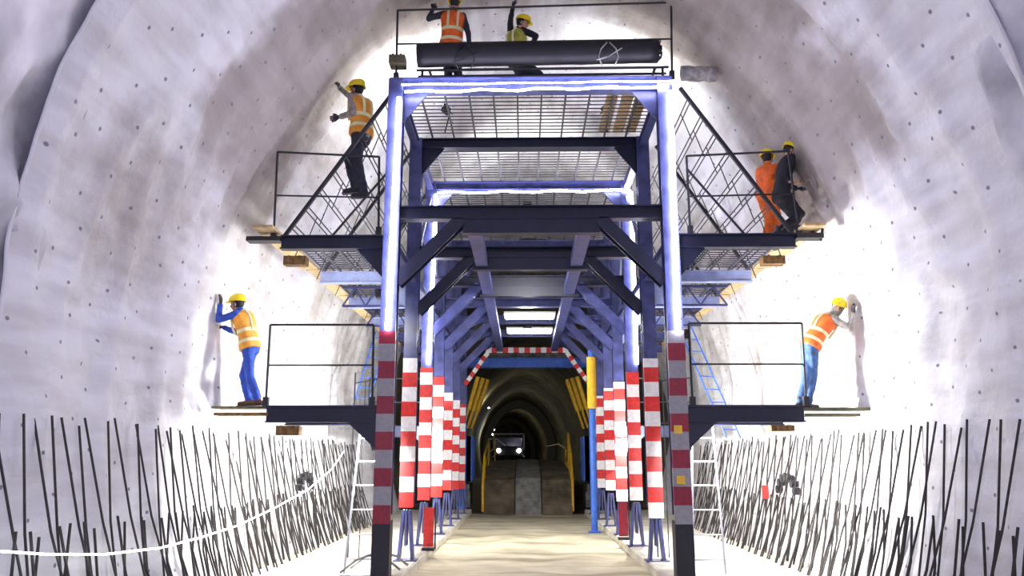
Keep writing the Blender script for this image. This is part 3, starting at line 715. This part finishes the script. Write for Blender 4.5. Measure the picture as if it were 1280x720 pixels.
# rebars tie: dark opening with bars behind, right and left (niche mouths in the lower wall)
for sg, y, side in ((-1, 17.2, 'left'), (1, 15.4, 'right')):
    for i in range(7):
        an = PI*(.15+.7*i/6); xw = CX+sg*4.80; c = V((xw, y+math.cos(an)*.55, 1.0+math.sin(an)*.45))
        mb = MB(); mb.cyl(c-V((sg*.06, 0, 0)), c+V((sg*.04, 0, 0)), .065, 12); mb.cyl(c-V((sg*.075, 0, 0)), c-V((sg*.055, 0, 0)), .078, 12)
        tag(mb.build('pipe_stub', M['black']), '%s black pipe stub from the far end of the arc, low on the %s wall' % (['first', 'second', 'third', 'fourth', 'fifth', 'sixth', 'seventh'][i], side), 'pipe', 'pipe stubs in an arc on the %s wall' % side)
mb = MB(); c = P(957, 615, 15.2); mb.box(c.x-.06, c.y, c.z-.12, c.x+.06, c.y+.03, c.z+.12); tag(mb.build('tag_board', M['red']), 'tiny red tag hanging among the rebars at the right wall', 'tag')

# ---------------------------------------------------------------- beyond the gantry: formwork trolley, ramp bridge, truck
F = thing('formwork_trolley', (.1, 30, -.1), 'blue formwork trolley with yellow jacks at the far end of the gantry', 'trolley')
for sx, x in ((-1, -2.25), (1, 2.5)):
    mb = MB(); mb.ibeam((x, 29.2, -.1), (x, 29.2, 5.3), .3, .3, V((0, 1, 0))); mb.build('leg', M['blue'], F)
    mb = MB(); xx = x-sx*.15
    mb.box(x-.3, 29.5, 1.0, x+.3, 31.5, 2.6)
    for i in range(6): mb.box(x-.34, 29.5+i*.35, 1.0, x+.34, 29.55+i*.35, 2.6)
    mb.build('side_panel', M['blue'], F)
    mb = MB(); mb.box(x-.25, 29.4, .1, x+.25, 31.4, .9); mb.cyl((x-sx*.3, 29.6, .35), (x-sx*.1, 29.6, .35), .28, 14); mb.build('drive_box', M['rampsteel'], F)
    for j in range(3):
        mb = MB(); a = V((x-sx*(.02+.12*j), 29.3+.5*j, 2.9)); b = V((x-sx*(.55+.16*j), 29.3+.5*j, 4.75))
        mb.tube([a, a+(b-a)*.35], .05, 8); mb.tube([a+(b-a)*.35, b], .085, 10); mb.build('jack', M['yellow'], F)
mb = MB(); mb.ibeam((-2.2, 29.2, 5.25), (2.5, 29.2, 5.25), .3, .35); mb.build('head_beam', M['blue'], F)
mb = MB(); mb.box(-1.4, 29.6, 5.5, 1.7, 32, 5.65); [mb.box(-1.4+i*.38, 29.6, 5.35, -1.36+i*.38, 32, 5.5) for i in range(9)]; mb.build('deck', M['rampsteel'], F)

B = thing('ramp_bridge', (.15, 29, -.12), 'muddy steel ramp bridge climbing away at the end of the roadway', 'ramp')
bx0, bx1 = P(604, 637, 28.5).x, P(716, 637, 28.5).x
def ramp_strip(x0, x1, z0, name, m, lift=0):
    mb = MB(); pts = [(28.5, z0), (29.3, 1.05), (31, 1.45), (36, 1.70), (75, 1.72)]
    vs = []; fs = []
    for y, z in pts:
        vs += [(x0, y, z+lift), (x1, y, z+lift), (x0, y, z-.5 if y > 29 else -.12), (x1, y, z-.5 if y > 29 else -.12)]
    for i in range(len(pts)-1):
        a = i*4; b = a+4; fs += [(a, a+1, b+1, b), (a+2, b+2, b+3, a+3), (a, b, b+2, a+2), (a+1, a+3, b+3, b+1)]
    fs += [(0, 2, 3, 1)]
    mb.add(vs, fs)
    for i in range(9):
        y = 28.55+.08*i; z = z0+(1.05-z0)*(y-28.5)/.8
        mb.beam((x0+.03, y, z+lift+.01), (x1-.03, y, z+lift+.01), .03, .03)
    return mb.build(name, m, B)
ramp_strip(bx0, bx0+1.08, -.05, 'track', M['mud']); ramp_strip(bx1-1.05, bx1, -.05, 'track', M['mud'])
ramp_strip(bx0+1.12, bx1-1.09, .08, 'centre_plate', M['rampsteel'], .06)
for x, pts in ((bx0-.02, [(28.5, .95), (29.5, 1.9), (33, 2.55), (40, 2.8), (60, 2.8)]), (bx1+.02, [(28.7, 1.0), (29.5, 1.9), (31, 2.75), (33, 2.2), (40, 2.5), (60, 2.7)])):
    mb = MB(); mb.tube([(x, y, z) for y, z in pts], .045, 6)
    for y, z in pts[:4]: mb.tube([(x, y, 0), (x, y, z)], .045, 6)
    mb.tube([(x, y, z-.5) for y, z in pts[:4]], .03, 6)
    mb.build('handrail', M['yellow'], B)

T = thing('dump_truck', (-1.2, 64, 1.72), 'dark truck with a pale roof frame parked far up the tunnel', 'truck')
tx, tw = P(636, 560, 64).x, 1.25
mb = MB(); mb.box(tx-tw, 64.3, 2.2, tx+tw, 66.2, 3.55); mb.box(tx-tw+.1, 64.0, 2.1, tx+tw-.1, 64.4, 2.75); mb.build('cab', M['black'], T)
mb = MB(); mb.box(tx-1.05, 64.25, 2.8, tx+1.05, 64.31, 3.45); mb.build('windscreen', M['glass'], T)
mb = MB()
for s_ in (-1, 1): mb.beam((tx+s_*1.2, 64.2, 2.5), (tx+s_*1.2, 64.2, 3.75), .1, .08, V((0, 1, 0)))
mb.beam((tx-1.25, 64.2, 3.75), (tx+1.25, 64.2, 3.75), .08, .1); mb.build('roof_frame', M['whitepaint'], T)
for s_ in (-1, 1):
    mb = MB(); mb.cyl((tx+s_*.95, 65, 2.22), (tx+s_*1.3, 65, 2.22), .5, 16); mb.build('wheel', M['black'], T)
    mb = MB(); mb.cyl((tx+s_*.8, 63.9, 2.45), (tx+s_*.8, 64.0, 2.45), .16, 12); mb.build('headlight', M['lens'], T)
    mb = MB(); mb.beam((tx+s_*.6, 63.95, 2.65), (tx+s_*1.25, 63.95, 1.95), .12, .1, V((0, 1, 0))); mb.build('bumper_arm', M['whitepaint'], T)
mb = MB(); mb.box(tx-tw, 66.3, 2.3, tx+tw, 71, 3.6); mb.build('dump_body', M['rampsteel'], T)
c = P(616, 543, 100)
tt = flood(c, (0, 90, 2), 250, 'bright lamp on the left wall far down the tunnel', spot=False, size=.3)
for y, pw in ((46, 100), (80, 180), (140, 300)):
    flood((cx_at(y)-3.6, y, 6.8), (cx_at(y), y-4, 1), pw, 'tunnel lamp high on the left of the dark drive, %s' % {46: 'nearest', 80: 'middle', 140: 'farthest'}[y], spot=False, col=(1, .9, .7), size=.2)

# ---------------------------------------------------------------- people
def human(label, neck, pelvis, face, F0, wr, el_pole, hand_dir, ank, knee_pole, s=1.0, head=None, toe=None,
          jacket='greycloth', sleeve=None, trousers='darkcloth', vest='vest', boots='boot_black', glove=('glove', 'glove'), hood=None, vest_trim=True, stretch=1.12):
    up = V((0, 0, 1)); neck = V(neck); pelvis = V(pelvis); F0 = V(F0).normalized()
    base = V((pelvis.x, pelvis.y, min(ank[0].z, ank[1].z)-.09*s))
    root = thing('person', base, label, 'person')
    Tt = (neck-pelvis).normalized()
    def fr(t):
        """spine frame at t: slight forward belly bow"""
        c = pelvis+(neck-pelvis)*t; return c
    Fw = (F0-Tt*F0.dot(Tt)).normalized(); S = Fw.cross(Tt).normalized()
    L = (neck-pelvis).length
    RING = [(-.16, .105, .085), (-.06, .155, .112), (.06, .168, .118), (.25, .152, .105), (.45, .142, .098), (.65, .158, .112), (.82, .172, .118), (.92, .165, .105), (1.0, .11, .08), (1.06, .062, .06)]
    def torso(mb, t0, t1, k, extra=0.0, n=20):
        pts = []; 
        for i in range(15):
            t = t0+(t1-t0)*i/14
            for (ta, wa, da), (tb, wb, db) in zip(RING, RING[1:]):
                if ta-1e-6 <= t <= tb+1e-6:
                    f = (t-ta)/(tb-ta); f = f*f*(3-2*f)*.5+f*.5; pts.append((t, wa+(wb-wa)*f, da+(db-da)*f)); break
        vs = []
        for t, w_, d_ in pts:
            c = pelvis+(neck-pelvis)*t-Fw*(.02*math.sin(max(0, min(1, t))*PI)*s)
            for q in range(n):
                a = 2*PI*q/n; vs.append(c+S*(math.cos(a)*(w_*k+extra)*s)+Fw*(math.sin(a)*(d_*k+extra)*s))
        fs = [tuple(range(n))[::-1], tuple((len(pts)-1)*n+q for q in range(n))]
        for i in range(len(pts)-1):
            for q in range(n):
                q2 = (q+1) % n; fs.append((i*n+q, i*n+q2, (i+1)*n+q2, (i+1)*n+q))
        mb.add(vs, fs)
    def ik(a, b, l1, l2, pole):
        d = (b-a).length; mx = (l1+l2)*.995
        if d > mx:
            k = min(stretch, d/mx); l1 *= k; l2 *= k; mx *= k
            if d > mx: b = a+(b-a).normalized()*mx; d = mx
        x_ = (l1*l1-l2*l2+d*d)/(2*d); h_ = math.sqrt(max(0, l1*l1-x_*x_)); t = (b-a).normalized()
        pl = V(pole); pl = pl-t*pl.dot(t); pl = pl.normalized() if pl.length > 1e-4 else S
        return a+t*x_+pl*h_, b
    sh = [neck-Tt*.045*s-S*.165*s, neck-Tt*.045*s+S*.165*s]       # left, right
    arms = []
    for i in (0, 1):
        e, w_ = ik(sh[i], V(wr[i]), .285*s, .255*s, el_pole[i]); arms.append((sh[i], e, w_))
    hips = [pelvis-S*.09*s, pelvis+S*.09*s]; legs = []
    for i in (0, 1):
        k_, a_ = ik(hips[i], V(ank[i]), .43*s, .41*s, knee_pole[i]); legs.append((hips[i], k_, a_))
    toes = [V(toe[i]).normalized() if toe else V((F0.x, F0.y, 0)).normalized() for i in (0, 1)]
    hd = V(head) if head is not None else neck+Tt*.17*s
    fd = V(face).normalized(); hu = (hd-neck).normalized(); hu = (hu+up*.8).normalized(); hu = (hu-fd*hu.dot(fd)).normalized(); hs = fd.cross(hu)
    def hand(mb, i, k):
        w_ = arms[i][2]; d = V(hand_dir[i]).normalized(); pn = V(F0); pn = (pn-d*pn.dot(d)); pn = pn.normalized() if pn.length > .1 else V((0, 0, -1))
        if pn.length < .1: pn = V((0, 0, 1))
        side = d.cross(pn).normalized()*(1 if i else -1)      # thumb side
        for j in range(4):
            o = side*((1.5-j)*.021*s*k); mb.capsule(w_+d*.01, w_+d*.085*s+o, .017*s*k, .0125*s*k, 8)
            ln = (.070, .078, .072, .056)[j]*s; p0 = w_+d*.088*s+o*1.05; p1 = p0+(d*.93+pn*.22+side*((1.5-j)*.06)).normalized()*ln*.52; p2 = p1+(d*.8+pn*.5).normalized()*ln*.48
            mb.capsule(p0, p1, .0098*s*k, .009*s*k, 8); mb.capsule(p1, p2, .009*s*k, .0076*s*k, 8)
        p0 = w_+d*.035*s+side*.026*s; p1 = p0+(side*.75+d*.6+pn*.2).normalized()*.042*s; p2 = p1+(side*.25+d*.95+pn*.25).normalized()*.034*s
        mb.capsule(p0, p1, .0135*s*k, .0112*s*k, 8); mb.capsule(p1, p2, .011*s*k, .009*s*k, 8)
    def finish(mb, name, m, vox, fold=0, parent=root):
        o = mb.build(name, M[m], parent, smooth=True)
        rm = o.modifiers.new('remesh', 'REMESH'); rm.mode = 'VOXEL'; rm.voxel_size = vox; rm.use_smooth_shade = True
        sm = o.modifiers.new('smooth', 'SMOOTH'); sm.factor = .5; sm.iterations = 3 if vox > .009 else 2
        if fold:
            tx_ = bpy.data.textures.get('folds') or bpy.data.textures.new('folds', 'CLOUDS'); tx_.noise_scale = .11; tx_.noise_depth = 2
            dm = o.modifiers.new('folds', 'DISPLACE'); dm.texture = tx_; dm.strength = fold; dm.mid_level = .5; dm.texture_coords = 'LOCAL'
        return o
    # body: one continuous surface
    mb = MB(); torso(mb, -.15, 1.05, 1)
    mb.capsule(neck-Tt*.03*s, hd-hu*.05*s-fd*.015*s, .056*s, .05*s)
    mb.ell(hd+hu*.02*s-fd*.01*s, (hs*.077*s, fd*.097*s, hu*.1*s)); mb.ell(hd-hu*.05*s+fd*.03*s, (hs*.056*s, fd*.062*s, hu*.062*s))
    mb.capsule(hd+fd*.088*s+hu*.005*s, hd+fd*.108*s-hu*.03*s, .011*s, .016*s, 8)
    mb.capsule(hd+fd*.075*s-hu*.058*s-hs*.02*s, hd+fd*.075*s-hu*.058*s+hs*.02*s, .015*s, .015*s, 8)
    mb.capsule(hd+fd*.078*s+hu*.028*s-hs*.035*s, hd+fd*.078*s+hu*.028*s+hs*.035*s, .014*s, .014*s, 8)
    for q in (-1, 1): mb.ell(hd+hs*(q*.08*s)-hu*.012*s, (hs*.012*s, fd*.02*s, hu*.032*s), 8, 6)
    for i in (0, 1):
        a, e, w_ = arms[i]; mb.capsule(a, e, .05*s, .039*s); mb.capsule(e, w_, .039*s, .026*s); hand(mb, i, .92)
        h_, k_, an = legs[i]; mb.capsule(h_, k_, .082*s, .054*s); mb.capsule(k_, k_+(an-k_)*.4, .054*s, .052*s); mb.capsule(k_+(an-k_)*.4, an, .052*s, .036*s)
        mb.capsule(an-up*.03*s-toes[i]*.03*s, an-up*.05*s+toes[i]*.14*s, .036*s, .028*s)
    finish(mb, 'body', 'skin', .0075*max(s, 1))
    for q in (-1, 1):
        mb = MB(); mb.ell(hd+hs*(q*.031*s)+fd*.083*s+hu*.008*s, (hs*.012*s, fd*.01*s, hu*.008*s), 8, 6); mb.build('eye', M['eye'], root, smooth=True)
    mb = MB(); mb.capsule(hd+fd*.089*s-hu*.056*s-hs*.02*s, hd+fd*.089*s-hu*.056*s+hs*.02*s, .006*s, .006*s, 6); mb.build('mouth', M['lip'], root, smooth=True)
    mb = MB(); mb.ell(hd+hu*.022*s-fd*.022*s, (hs*.083*s, fd*.094*s, hu*.102*s)); mb.build('hair', M['hair'], root, smooth=True)
    if hood:
        mb = MB(); mb.ell(hd-fd*.012*s-hu*.0*s, (hs*.092*s, fd*.1*s, hu*.115*s)); mb.capsule(hd-hu*.06*s+fd*.02*s, neck, .085*s, .09*s); finish(mb, 'hood', hood, .012, .01)
    # jacket and trousers
    mb = MB(); torso(mb, -.1, 1.03, 1.08, .012)
    mb.capsule(neck-Tt*.02*s, neck+(hd-neck)*.28, .075*s, .066*s)
    for i in (0, 1):
        a, e, w_ = arms[i]; mb.capsule(a, e, .066*s, .053*s); ww = w_-(w_-e).normalized()*.025*s
        mb.capsule(e, e+(ww-e)*.85, .053*s, .042*s); mb.capsule(e+(ww-e)*.8, ww, .045*s, .043*s)
    finish(mb, 'jacket', jacket, .012, .022)
    if sleeve:
        for i in (0, 1):
            mb = MB(); a, e, w_ = arms[i]; ww = w_-(w_-e).normalized()*.02*s; mb.capsule(a+(e-a)*.1, e, .071*s, .058*s); mb.capsule(e, ww, .058*s, .047*s); finish(mb, 'sleeve', sleeve, .012, .02)
    mb = MB(); torso(mb, -.155, .2, 1.06, .012)
    for i in (0, 1):
        h_, k_, an = legs[i]; an2 = an+(k_-an).normalized()*.03*s
        mb.capsule(h_, k_, .1*s, .075*s); mb.capsule(k_, k_+(an2-k_)*.5, .075*s, .072*s); mb.capsule(k_+(an2-k_)*.45, an2, .072*s, .066*s)
    finish(mb, 'trousers', trousers, .012, .03)
    if vest:
        mb = MB(); torso(mb, -.02, .985, 1.12, .028)
        v = finish(mb, 'vest', vest, .012, .02)
        if vest_trim:
            for t0 in (.14, .42):
                m2 = MB(); torso(m2, t0, t0+.085, 1.12, .036); m2.build('reflective_band', M['strip'], v, smooth=True)
            m2 = MB()
            for q in (-1, 1):
                pts = [pelvis+(neck-pelvis)*t+S*(q*.085*s)+Fw*(sgn*dpt*s) for t, sgn, dpt in ((.45, -1, .15), (.7, -1, .165), (.88, -1, .155), (.99, -1, .11), (1.0, 1, .09), (.88, 1, .14), (.7, 1, .155), (.45, 1, .14))]
                m2.tube(pts, .022*s, 6)
            m2.build('shoulder_band', M['strip'], v, smooth=True)
    # boots, gloves, helmet
    for i in (0, 1):
        an = legs[i][2]; t_ = toes[i]; sd = t_.cross(up).normalized()
        mb = MB(); mb.capsule(an+up*.05*s, an-up*.03*s, .053*s, .05*s); mb.capsule(an-up*.045*s-t_*.045*s, an-up*.05*s+t_*.15*s, .043*s, .04*s); mb.capsule(an-up*.03*s, an-up*.045*s+t_*.08*s, .05*s, .042*s)
        bt = finish(mb, 'boot', boots, .009)
        m2 = MB(); c = an-up*.085*s+t_*.05*s; m2.beam(c-t_*.13*s, c+t_*.14*s, .085*s, .02*s); m2.build('sole', M['boot_black'], bt)
        if glove[i]:
            mb = MB(); w_ = arms[i][2]; e = arms[i][1]; mb.capsule(w_-(w_-e).normalized()*.06*s, w_, .042*s, .03*s, 10); hand(mb, i, 1.14); finish(mb, 'glove', glove[i], .006*max(s, 1))
    H = MB(); c = hd+hu*.055*s; n = 24; vs = []; fs = []
    for j in range(9):
        ph = PI/2*j/8
        for q in range(n):
            a = 2*PI*q/n; vs.append(c+hs*(math.cos(a)*.118*s*math.cos(ph)**.85)+fd*(math.sin(a)*.138*s*math.cos(ph)**.85)+hu*(.115*s*math.sin(ph)))
    for j in range(8):
        for q in range(n): q2 = (q+1) % n; fs.append((j*n+q, j*n+q2, (j+1)*n+q2, (j+1)*n+q))
    H.add(vs, fs)
    helm = H.build('helmet', M['helmet'], root, smooth=True)
    m2 = MB(); vs = []
    for q in range(n):
        a = 2*PI*q/n; pk = .045*max(0, math.sin(a))**2
        for r_, z_ in ((.108, .004), (.124+pk, -.004-pk*.3), (.124+pk, -.014-pk*.3), (.108, -.008)):
            vs.append(c+hs*(math.cos(a)*r_*s)+fd*(math.sin(a)*(r_+.02)*s)+hu*(z_*s))
    fs = [(q*4+k_, q*4+(k_+1) % 4, ((q+1) % n)*4+(k_+1) % 4, ((q+1) % n)*4+k_) for q in range(n) for k_ in range(4)]
    m2.add(vs, fs); m2.build('brim', M['helmet'], helm, smooth=False)
    m2 = MB(); m2.tube([c+fd*(math.cos(a)*.140*s)+hu*(.116*s*math.sin(a)+.002) for a in [PI*(.12+.76*i/12) for i in range(13)]], .013*s, 8); m2.build('crest', M['helmet'], helm, smooth=True)
    m2 = MB(); m2.tube([c+hs*.1*s, hd+hs*.075*s-hu*.05*s+fd*.02*s, hd-hu*.112*s+fd*.045*s, hd-hs*.075*s-hu*.05*s+fd*.02*s, c-hs*.1*s], .006*s, 6); m2.build('chin_strap', M['black'], helm, smooth=True)
    return root, arms
def wall_x(y, z, sg):
    best = None
    for i in range(400):
        u = sg*i/400; p = prof(u, y); c = V((CX, y, 3.2)); n_ = p-c; n_.y = 0; n_.normalize(); q = p+n_*d_fleece(u, y, p)
        if best is None or abs(q.z-z) < abs(best.z-z): best = q
    return best.x
def on_wall(p, sg, gap=.035):
    q = V(p); q.x = wall_x(q.y, q.z+.08, sg)-sg*gap; return q
def zz(p, z): p = V(p); p.z = z; return p
Z_L = P(300, 510, 12.5).z+.02        # board top, lower left
up_ = V((0, 0, 1))
# lower left, blue coverall
human('worker in blue coverall and amber vest pressing both hands on the left wall, lower platform',
      P(301, 391, 12.4), P(313, 436, 12.4), (-1, .1, -.05), (-1, .12, 0),
      (on_wall(P(257, 380, 12.2), -1, .07), P(279, 409, 12.55)), ((.2, 0, -1), (.3, 0, -1)), ((-.02, 0, 1), (-1, 0, .15)),
      (zz(P(322, 503, 12.28), Z_L+.095), zz(P(311, 503, 12.5), Z_L+.095)), ((-1, 0, 0), (-1, 0, 0)), head=P(296.5, 380.5, 12.4),
      jacket='coverall', trousers='coverall', vest='vest_y', boots='boot')
# upper left on the side bars
human('worker in charcoal trousers reaching up to the wall from the sloping bars, upper left',
      P(449, 124, 12.45), P(452, 170, 12.4), (-.9, .35, .05), (-.85, .5, 0),
      (P(425, 146, 12.35), P(424, 109, 12.7)), ((.2, -.2, -1), (-.1, 0, -1)), ((-1, .1, -.25), (-.4, .2, 1)),
      (P(455, 239, 12.3), P(444, 234, 12.6)), ((-1, 0, 0), (-1, 0, 0)), s=1.12, head=P(446, 113, 12.45), toe=((-1, 0, -.1), (-1, 0, -.1)),
      jacket='greycloth', trousers='darkcloth', vest='vest_y')
# lower right
human('worker in jeans and orange vest leaning with both palms on the right wall, lower platform',
      P(1037, 397, 12.35), P(1012, 434, 12.35), (-.25, -.95, -.15), (1, .1, 0),
      (on_wall(P(1065, 384, 12.6), 1, .16), on_wall(P(1077, 392, 12.1), 1, .10)), ((0, .3, -1), (0, -.2, -1)), ((-.08, 0, 1), (-.08, 0, 1)),
      (zz(P(1000, 503, 12.25), P(1000, 511, 12.3).z+.09), zz(P(1009, 503, 12.5), P(1000, 511, 12.3).z+.09)), ((1, 0, 0), (1, 0, 0)), head=P(1047, 385, 12.3),
      jacket='greycloth', trousers='denim', vest='vest', hood='greycloth')
# upper right pair
zu = UZ+.155
human('worker in all-orange suit and yellow helmet with back to us, upper right wing platform',
      P(960, 208, 12.9), P(959, 245, 12.9), (.5, .85, 0), (.7, .7, 0),
      (P(984, 224, 13.1), P(980, 228, 12.75)), ((0, 0, -1), (0, -.2, -1)), ((1, .2, 0), (1, .2, 0)),
      (zz(P(955, 280, 12.85), zu+.09), zz(P(962, 280, 13.0), zu+.09)), ((1, .3, 0), (1, .3, 0)), head=P(959, 198, 12.9),
      jacket='orangecloth', trousers='orangecloth', vest='vest', vest_trim=False)
_, arms2 = human('hunched worker in black clothes holding a trowel to the wall, upper right wing platform',
      P(985, 199, 12.4), P(976, 246, 12.35), (.9, .1, -.45), (1, .1, 0),
      (P(996, 236, 12.6), on_wall(P(1007, 227, 12.15), 1, .40)), ((0, .2, -1), (-.2, -.1, -1)), ((1, 0, .1), (1, 0, 0)),
      (zz(P(972, 283, 12.3), zu+.09), zz(P(982, 283, 12.55), zu+.09)), ((1, 0, 0), (1, 0, 0)), head=P(987, 189, 12.4),
      jacket='blackcloth', trousers='blackcloth', vest=None, glove=('glove', None))
# top deck pair
zt = ZT+.16
human('worker in orange vest seen from behind, left hand raised, on the top deck',
      P(567, 16, 12.42), P(564, 60, 12.42), (-.1, 1, .1), (-.1, 1, 0),
      (P(541, 12, 12.5), P(587, 62, 12.4)), ((-1, 0, -.35), (1, -.3, 0)), ((.1, .1, 1), (0, .1, -1)),
      (zz(P(560, 100, 12.42), zt+.09), zz(P(572, 100, 12.42), zt+.09)), ((0, 1, 0), (0, 1, 0)), head=P(568, 4.5, 12.42),
      jacket='darkcloth', trousers='darkcloth', vest='vest', stretch=1.3, s=.97)
human('worker in lime vest stretching one arm overhead, behind the black roll',
      P(646, 40, 12.45), P(646, 78, 12.45), (.85, -.1, -.25), (.6, .5, 0),
      (P(641, 9, 12.5), P(662, 62, 12.4)), ((-1, 0, 0), (1, -.3, -.5)), ((.2, 0, 1), (1, .2, -.3)),
      (zz(P(642, 100, 12.4), zt+.09), zz(P(652, 100, 12.55), zt+.09)), ((.9, .4, 0), (.9, .4, 0)), head=P(653, 29.5, 12.42),
      jacket='blackcloth', trousers='darkcloth', vest='vest_g', s=.97, stretch=1.3)
# trowel in the hand of the worker in black
w_ = arms2[1][2]; hp = w_+V((.1, 0, .0))
t = thing('trowel', hp, 'small steel trowel held against the right wall by the worker in black', 'trowel')
mb = MB(); mb.capsule(hp+V((-.03, 0, -.01)), hp+V((.13, 0, .0)), .014, .012, 8); mb.build('handle', M['block'], t, smooth=True)
mb = MB(); q = hp+V((.16, 0, 0)); mb.tube([hp+V((.12, 0, 0)), q+V((.02, 0, .03)), q+V((.06, 0, .02))], .006, 6)
mb.add([q+V((.05, -.05, .08)), q+V((.05, .05, .08)), q+V((.14, .02, -.14)), q+V((.14, -.02, -.14)), q+V((.056, -.05, .083)), q+V((.056, .05, .083)), q+V((.146, .02, -.137)), q+V((.146, -.02, -.137))],
       [(0, 1, 2, 3), (7, 6, 5, 4), (0, 4, 5, 1), (1, 5, 6, 2), (2, 6, 7, 3), (3, 7, 4, 0)]); mb.build('blade', M['zinc'], t)
